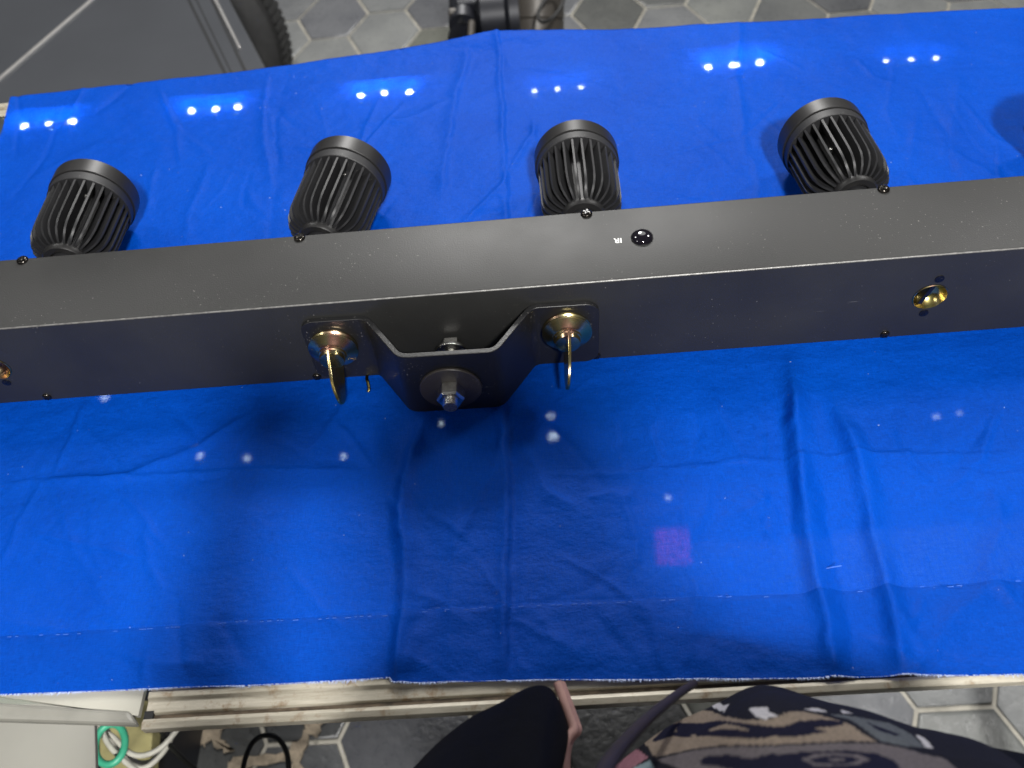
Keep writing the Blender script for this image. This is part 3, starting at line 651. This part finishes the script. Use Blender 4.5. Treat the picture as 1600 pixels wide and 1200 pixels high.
for k in range(14):
    a = 2*math.pi*k/14; bm = NB(); lathe(bm, [(.005, 0), (.004, .004), (0, .005)], Fm @ Vector((.140*math.cos(a), .140*math.sin(a), .02)), wz, 12)
    rv = obj('rim_stud', bm, M['veh_trim']); rv.parent = tw

sd = thing('black_clamp_stand', 'black clamp stand with grey brown drum behind the middle of the table', 'stand', tuple(U(790, 30, z=FZ)))
zz = -.45
def at(x, y, z=zz): return U(x, y, z=z)
bm = NB(); p = at(723, 40); q = U(723, 110, z=FZ+.01); tube(bm, [at(724, -80, -.40), p, at(722, 60), q], .030, 16); child(sd, 'post', bm, M['black'])
bm = NB(); a = at(740, 20); b = at(730, 100); tube(bm, [at(737, 36, zz+.03), at(734, 95, zz+.03)], .0075, 12); child(sd, 'slide_rod', bm, M['drum'])
bm = NB(); c = at(738, 20); box(bm, (c.x, c.y, c.z+.01), (.065, .05, .06)); child(sd, 'clamp_block', bm, M['black'], smooth=False, bevel=.006)
bm = NB(); c = at(712, 21, zz+.02); lathe(bm, [(.004, 0), (.004, .02), (.009, .02), (.009, .032), (.005, .035), (0, .035)], c+Vector((.02, 0, 0)), (-1, 0, .1), 20); child(sd, 'clamp_knob', bm, M['drum'])
bm = NB(); c = at(775, 25); lathe(bm, [(0, -.04), (.035, -.04), (.055, -.03), (.055, .02), (.07, .03), (.07, .05), (0, .05)], c, (1, 0, 0), 40, cap=False); child(sd, 'motor', bm, M['black'])
bm = NB(); box(bm, tuple(at(765, 75, -.6)), (.10, .09, .30)); child(sd, 'lower_body', bm, M['black'], smooth=False, bevel=.01)
bm = NB(); c0 = at(838, 90, -.62); c1 = at(838, -90, -.42); ax = (c1-c0); lathe(bm, [(0, 0), (.060, 0), (.064, .01), (.064, ax.length*.32), (.060, ax.length*.33), (.064, ax.length*.34), (.064, ax.length), (0, ax.length)], c0, ax, 48, cap=False); child(sd, 'drum', bm, M['drum'])
bm = NB(); c = at(862, 38, zz-.03)+Vector((0, -.0, .02)); tube(bm, [c+Vector((.028*math.cos(t), .045*math.sin(t), .02+.02*math.cos(t))) for t in [2*math.pi*k/30 for k in range(30)]], .004, 8, closed=True); child(sd, 'cable_loop', bm, M['rubber'])

# ------------------------------------------------------------------ below the front rail on the left
tz = -.16
pl = [U(158, 1060, z=tz), U(150, 1130, z=tz), U(152, 1200, z=tz), U(160, 1330, z=tz)]
bm = NB(); prism(bm, [(-1.0, pl[0].y+.03), (pl[0].x+.004, pl[0].y+.03), (pl[0].x, pl[0].y), (pl[1].x, pl[1].y), (pl[2].x, pl[2].y), (pl[3].x, pl[3].y), (-1.0, pl[3].y)], .006, Matrix.Translation((0, 0, tz))); tobj('corner_shelf', bm, M['cream'], smooth=False, bevel=.001, label='cream laminate shelf at the left front corner')
bw = obj('wooden_offcut', (lambda b: (prism(b, [tuple(U(x, y, z=-.70)[:2]) for x, y in [(158, 1100), (248, 1100), (240, 1215), (165, 1215)]], .03, Matrix.Translation((0, 0, -.70))), b)[1])(NB()), M['wood'], smooth=False, bevel=.002)
tag(bw, 'olive stained wooden board beside the cream corner shelf under the cables', 'board')
bx = obj('floor_crate', (lambda b: (box(b, (U(215, 1160, z=-.8).x, U(215, 1160, z=-.8).y, -.80), (.13, .18, .17)), b)[1])(NB()), M['black'], smooth=False, bevel=.004)
tag(bx, 'black box standing on the floor below the olive board', 'box')
def cable(name, pts, z, r, m, lab, cat, grp=None):
    bm = NB(); P = [U(x, y, z=(z if not callable(z) else z(i/(len(pts)-1)))) for i, (x, y) in enumerate(pts)]; tube(bm, smoothpts(P, 8), r, 10); return tag(obj(name, bm, m), lab, cat, grp)
cable('white_cable', [(155, 1128), (168, 1160), (190, 1185), (215, 1205)], -.52, .0034, M['wcable'], 'white cable running lowest through the green tie', 'cable', 'white cables below the front rail')
cable('white_cable', [(150, 1140), (175, 1150), (200, 1175), (225, 1180), (255, 1165), (285, 1128), (290, 1110)], -.53, .0034, M['wcable'], 'white cable bending up to the rail right of the black cable', 'cable', 'white cables below the front rail')
cable('white_cable', [(160, 1142), (185, 1172), (205, 1195), (230, 1198), (260, 1168), (275, 1128), (280, 1110)], -.55, .0034, M['wcable'], 'white cable bending up to the rail nearest the black cable', 'cable', 'white cables below the front rail')
cable('white_cable', [(162, 1128), (180, 1165), (205, 1187), (235, 1190), (262, 1160)], -.57, .0032, M['wcable'], 'short white cable ending in the middle of the bundle', 'cable', 'white cables below the front rail')
gp = [U(172+22*math.cos(t)-8*math.sin(t), 1163+31*math.sin(t)+6*math.cos(t), z=-.50) for t in [2*math.pi*k/36 for k in range(36)]]
bm = NB(); tube(bm, gp, .0044, 10, closed=True); tag(obj('green_cable_tie', bm, M['gcable']), 'green loop tied round the white cables beside the cream corner shelf', 'cable tie')
cable('black_cable', [(248, 1105), (251, 1135), (262, 1160), (285, 1185), (320, 1215)], -.55, .0033, M['bcable'], 'black cable curving down to the right beside the white cables', 'cable')
cable('black_cable', [(376, 1230), (382, 1190), (395, 1160), (415, 1149), (435, 1155), (449, 1180), (452, 1230)], -.60, .0034, M['bcable'], 'black cable standing in an arch over the dark tiles', 'cable')

# ------------------------------------------------------------------ the person leaning on the front rail
TX = .10
pr_z = [(.50,-.70,.23,.10),(.42,-.68,.25,.11),(.33,-.63,.22,.125),(.25,-.561,.14,.135),(.19,-.513,.145,.14),(.13,-.472,.15,.142),(.09,-.450,.155,.143),(.05,-.433,.158,.144),(.01,-.431,.158,.142),(-.05,-.439,.16,.136),(-.12,-.455,.16,.125),(-.20,-.46,.16,.120)]
zs = [q[0] for q in pr_z]
def sect(z):
    k = [np.interp(z, zs[::-1], [q[i] for q in pr_z][::-1]) for i in (1, 2, 3)]; return k
def torso(scale, zlo, zhi, nz, na, wob=0, a0=0, a1=2*math.pi):
    vs = []
    for i in range(nz):
        z = zlo+(zhi-zlo)*i/(nz-1); yc, a, b = sect(z); a *= scale; b *= scale
        for j in range(na):
            t = a0+(a1-a0)*j/na if abs(a1-a0-2*math.pi) < 1e-6 else a0+(a1-a0)*j/(na-1)
            x = a*math.cos(t)*(1 if t < math.pi/2 else .82); y = b*math.sin(t)
            wv = wob*(math.sin(x*55+z*9+.9)*.0045+math.sin(x*120+z*30)*.0012+math.sin(z*70+x*22)*.0016)*max(0, math.sin(t))
            vs.append((TX+x, yc+y+wv, z))
    return vs
person = thing('person', 'person in a printed t-shirt and open black jacket leaning on the front rail', 'person', (TX, -.50, FZ))
# body: one skinned mesh
me = bpy.data.meshes.new('body')
J = [((0, -.46, -.08), .11), ((0, -.50, .12), .11), ((0, -.63, .32), .11), ((0, -.70, .48), .075), ((0, -.70, .56), .052), ((0, -.68, .64), .10), ((0, -.68, .76), .095),
     ((-.10, -.47, -.14), .088), ((-.12, -.46, -.48), .06), ((-.12, -.50, -.84), .042), ((-.12, -.42, -.865), .032), ((.10, -.47, -.14), .088), ((.12, -.46, -.48), .06), ((.12, -.50, -.84), .042), ((.12, -.42, -.865), .032)]
E_ = [(0, 1), (1, 2), (2, 3), (3, 4), (4, 5), (5, 6), (0, 7), (7, 8), (8, 9), (9, 10), (0, 11), (11, 12), (12, 13), (13, 14)]
for sd_ in (-1, 1):
    b0 = len(J); hx = sd_*.085-TX
    J += [((sd_*.19, -.70, .45), .072), ((sd_*.28, -.72, .24), .060), ((sd_*.16-TX*.5, -.64, .40), .048), ((hx, -.575, .50), .026), ((hx-sd_*.01, -.545, .535), .024)]
    E_ += [(3, b0), (b0, b0+1), (b0+1, b0+2), (b0+2, b0+3), (b0+3, b0+4)]
    for f in range(4):
        k = len(J); J += [((hx-sd_*.012, -.535+.004*f, .545+.018*f-.02), .0085), ((hx-sd_*.04, -.515+.004*f, .555+.018*f-.02), .0078), ((hx-sd_*.055, -.535+.004*f, .560+.018*f-.02), .007)]
        E_ += [(b0+4, k), (k, k+1), (k+1, k+2)]
    k = len(J); J += [((hx-sd_*.015, -.555, .565), .010), ((hx-sd_*.035, -.56, .59), .0085)]; E_ += [(b0+4, k), (k, k+1)]
me.from_pydata([(TX+a[0], a[1], a[2]) for a, r in J], E_, [])
bo = obj('body', me, M['skin'], smooth=False); bo.parent = person; bo.matrix_parent_inverse = Matrix.Translation(-person.location)
sk = bo.modifiers.new('skin', 'SKIN'); sk.use_smooth_shade = True
for i, (a, r) in enumerate(J): me.skin_vertices[0].data[i].radius = (r*.9, r*.9)
me.skin_vertices[0].data[0].use_root = True
ss = bo.modifiers.new('sub', 'SUBSURF'); ss.levels = 1; ss.render_levels = 2
# t-shirt with its printed front
def A5(l): return [(880+a/4.444, 1080+b/4.444) for a, b in l]
def A6(l): return [(1200+a/4, 1050+b/4) for a, b in l]
TAN = (.23, .185, .145); MAUVE = (.13, .115, .12); DK = (.012, .012, .025); WH = (.46, .45, .47)
prints = [
 (TAN, A5([(555, 345), (620, 280), (700, 190), (800, 145), (920, 128), (1030, 140), (1100, 170), (1250, 200), (1400, 200), (1500, 170), (1560, 150)])+A6([(60, 262), (90, 255), (170, 245), (250, 250), (400, 290), (520, 330), (600, 390), (680, 435), (500, 430), (300, 440), (100, 450)])+A5([(1400, 372), (1100, 375), (900, 400), (640, 460)])),
 (MAUVE, A5([(640, 475), (900, 412), (1100, 387), (1400, 384)])+A6([(100, 462), (400, 445), (680, 445), (850, 475), (960, 510), (1100, 540), (1300, 700), (-300, 700)])),
 ((.10, .11, .12), A6([(370, 262), (480, 270), (600, 290), (760, 320), (880, 380), (960, 450), (985, 472), (860, 465), (700, 430), (620, 370), (520, 300)])),
 ((.27, .13, .16), A5([(345, 540), (420, 470), (500, 390), (590, 460), (470, 540)])),
 ((.22, .30, .32), A5([(480, 560), (480, 533), (600, 480), (640, 560)])),
 (DK, A5([(615, 345), (720, 240), (800, 218), (950, 222), (1080, 203), (1250, 220), (1400, 240), (1500, 250)])+A6([(50, 345), (100, 340), (200, 305), (330, 295), (460, 308), (478, 330), (370, 345), (290, 350), (372, 372), (200, 402), (60, 402)])+A5([(1350, 330), (1200, 325), (1000, 310), (850, 322), (760, 312), (640, 352)])),
 (TAN, A5([(770, 285), (800, 240), (780, 262), (800, 282)])), (TAN, A5([(1010, 265), (1130, 225), (1210, 240), (1310, 278), (1200, 262), (1100, 262), (1020, 278)])), (TAN, A5([(890, 300), (920, 300), (930, 335), (900, 320)])),
 (DK, A5([(930, 490), (1000, 450), (1150, 440), (1300, 470), (1450, 430), (1500, 440)])+A6([(200, 500), (500, 490), (680, 510), (800, 560), (850, 640), (-100, 640)])),
 (MAUVE, A6([(200, 545), (300, 512), (430, 505), (560, 515), (640, 545), (560, 580), (300, 590)])), (DK, A6([(250, 550), (330, 528), (430, 520), (530, 530), (580, 550), (500, 575), (320, 575)])), (MAUVE, A6([(350, 548), (430, 536), (500, 548), (430, 560)])),
 (DK, A5([(1130, 500), (1000, 490), (950, 500), (960, 512), (1200, 515)])),
 (WH, A5([(870, 70), (950, 45), (1050, 62), (1110, 100), (1150, 90), (1118, 146), (1040, 112), (960, 62)])), (WH, A5([(1285, 115), (1410, 110), (1440, 150), (1490, 170), (1400, 195), (1340, 175)])),
 (WH, A5([(405, 305), (545, 258), (585, 300), (470, 405)])), ((.35, .34, .33), A5([(195, 420), (230, 405), (222, 452)])), ((.40, .39, .38), A5([(290, 378), (335, 388), (380, 378), (345, 400), (330, 440)])), ((.20, .19, .17), A5([(228, 468), (300, 490), (430, 435), (330, 515), (240, 533)])),
 (WH, A6([(225, 233), (300, 223), (385, 250), (330, 250)])), (WH, A6([(450, 233), (535, 260), (470, 256)])), (WH, A6([(915, 383), (980, 415), (1035, 475), (985, 475), (950, 425)])),
 (DK, A6([(600, 305), (700, 345), (830, 395), (800, 400), (690, 365)])),
]
def inside(PXs, PYs, pl):
    r = np.zeros(PXs.shape, bool); n = len(pl)
    for i in range(n):
        xa, ya = pl[i]; xb, yb = pl[i-1]
        if abs(yb-ya) < 1e-9: continue
        c = ((ya > PYs) != (yb > PYs)) & (PXs < (xb-xa)*(PYs-ya)/(yb-ya)+xa); r ^= c
    return r
nz, na = 300, 520
vs = torso(1.0, -.06, .34, nz, na, 1.0, R(-12), R(192))
me = bpy.data.meshes.new('t_shirt'); idx = np.arange(nz*na).reshape(nz, na)
q = np.stack([idx[:-1, :-1], idx[:-1, 1:], idx[1:, 1:], idx[1:, :-1]], -1).reshape(-1, 4); me.from_pydata(vs, [], q.tolist())
va = np.array(vs); d = va-np.array(CAM); kk = d@np.array(f_); PXa = 800+F*(d@np.array(r_))/kk; PYa = 600-F*(d@np.array(u_))/kk
col = np.tile(np.array([.012, .012, .016, 1.]), (len(vs), 1))
for c, pl in prints:
    c = tuple(q_*.85 for q_ in c)
    col[inside(PXa, PYa, pl) & (kk > .05) & (va[:, 2] > -.02), :3] = c
ca = me.color_attributes.new('print', 'FLOAT_COLOR', 'POINT'); ca.data.foreach_set('color', col.astype(np.float32).ravel())
ts = obj('t_shirt', me, M['shirt']); ts.parent = person; ts.matrix_parent_inverse = Matrix.Translation(-person.location)
so = ts.modifiers.new('s', 'SOLIDIFY'); so.thickness = .0015; so.offset = -1
# jacket: back shell and two open fronts
def loft(rings, closed=True):
    bm = NB(); R_ = [[bm.verts.new(p) for p in r] for r in rings]; n = len(R_[0])
    for A, B in zip(R_, R_[1:]):
        for k in range(n if closed else n-1): bm.faces.new((A[k], A[(k+1) % n], B[(k+1) % n], B[k]))
    if closed: bm.faces.new(R_[0][::-1]); bm.faces.new(R_[-1])
    return bm
rings = []
for i in range(16):
    z = -.30+.76*i/15; yc, a, b = sect(max(z, -.2)); rings.append([(TX+a*1.06*math.cos(t), yc+b*1.13*math.sin(t)+.003*math.sin(9*t+z*20), z) for t in [R(168)+R(204)*k/40 for k in range(41)]])
bm = loft(rings, False); jk = obj('jacket', bm, M['jacket']); jk.parent = person; jk.matrix_parent_inverse = Matrix.Translation(-person.location)
so = jk.modifiers.new('s', 'SOLIDIFY'); so.thickness = .004
def flap(name, px, zl, back):
    base = [U(x, y, z=.05) for x, y in px]; rings = []
    prof = [(-.40, -.035, .90), (-.15, -.016, .95), (-.03, -.004, .99), (.02, .0, 1.), (.045, -.001, 1.), (.06, -.006, .985), (.09, -.022, .96), (.13, -.045, .92), (.19, -.085, .88), (.26, -.125, .84)]
    cx = sum(p.x for p in base)/len(base)
    for z, dy, s2 in prof:
        ring = [Vector((cx+(p.x-cx)*s2+.0015*math.sin(z*60+i), p.y+dy+.0012*math.sin(i*1.7+z*40), z)) for i, p in enumerate(base)]
        ring += [Vector((bx_, by_+dy*1.0, z)) for bx_, by_ in back]; rings.append(ring)
    bm = loft(rings); o = obj(name, bm, M['jacket'], angle=80); s3 = o.modifiers.new('s', 'SUBSURF'); s3.levels = 1; s3.render_levels = 2
    o.parent = person; o.matrix_parent_inverse = Matrix.Translation(-person.location); return base
fb = flap('jacket_front', [(610, 1235), (640, 1200), (668, 1168), (700, 1140), (740, 1108), (780, 1088), (815, 1069), (845, 1063), (868, 1066), (878, 1090), (890, 1130), (884, 1165), (878, 1200), (880, 1240)], 0, [(-.02, -.45), (-.09, -.46), (-.12, -.42)])
tr = [(872, 1068), (882, 1095), (894, 1128), (897, 1142), (886, 1155), (880, 1175), (879, 1205), (884, 1250)]
bm = NB(); P = smoothpts([U(x, y, z=.052+.002*i) for i, (x, y) in enumerate(tr)], 5); tube(bm, P, .0030, 10); pt = obj('jacket_trim', bm, M['pinktrim']); pt.parent = person; pt.matrix_parent_inverse = Matrix.Translation(-person.location)
bm = NB(); P = smoothpts([U(x+6, y, z=.045+.002*i) for i, (x, y) in enumerate(tr)], 5); tube(bm, P, .0022, 10); pt = obj('zip_tape', bm, M['pinktrim']); pt.parent = person; pt.matrix_parent_inverse = Matrix.Translation(-person.location)
flap('jacket_front', [(1385, 1160), (1375, 1128), (1400, 1124), (1440, 1131), (1480, 1141), (1520, 1152), (1560, 1161), (1610, 1172), (1680, 1200), (1740, 1260)], 0, [(.30, -.42), (.22, -.44), (.19, -.38)])
# trousers
for s2 in (-1, 1):
    rings = [[(TX+s2*(.10+.02*(1-k/8))+.095*(1-.42*(1-k/8)**.8)*math.cos(t), -.462-.03*(1-k/8)+.10*(1-.42*(1-k/8)**.8)*math.sin(t), -.86+.74*k/8) for t in [2*math.pi*j/28 for j in range(28)]] for k in range(9)]
    o = obj('trouser_leg', loft(rings), M['trouser']); o.parent = person; o.matrix_parent_inverse = Matrix.Translation(-person.location)
# dark cord hanging from the neck, out of focus
bm = NB(); P = smoothpts([U(1085, 1068, z=.02), U(1055, 1088, z=.06), U(1005, 1130, z=.12), U(960, 1180, z=.17), U(935, 1230, z=.22), U(925, 1330, z=.27)], 6)
tube(bm, P, lambda t: .0022+.0018*t, 10); tag(obj('neck_cord', bm, M['strap']), 'dark brown cord dangling in front of the printed t-shirt', 'cord')
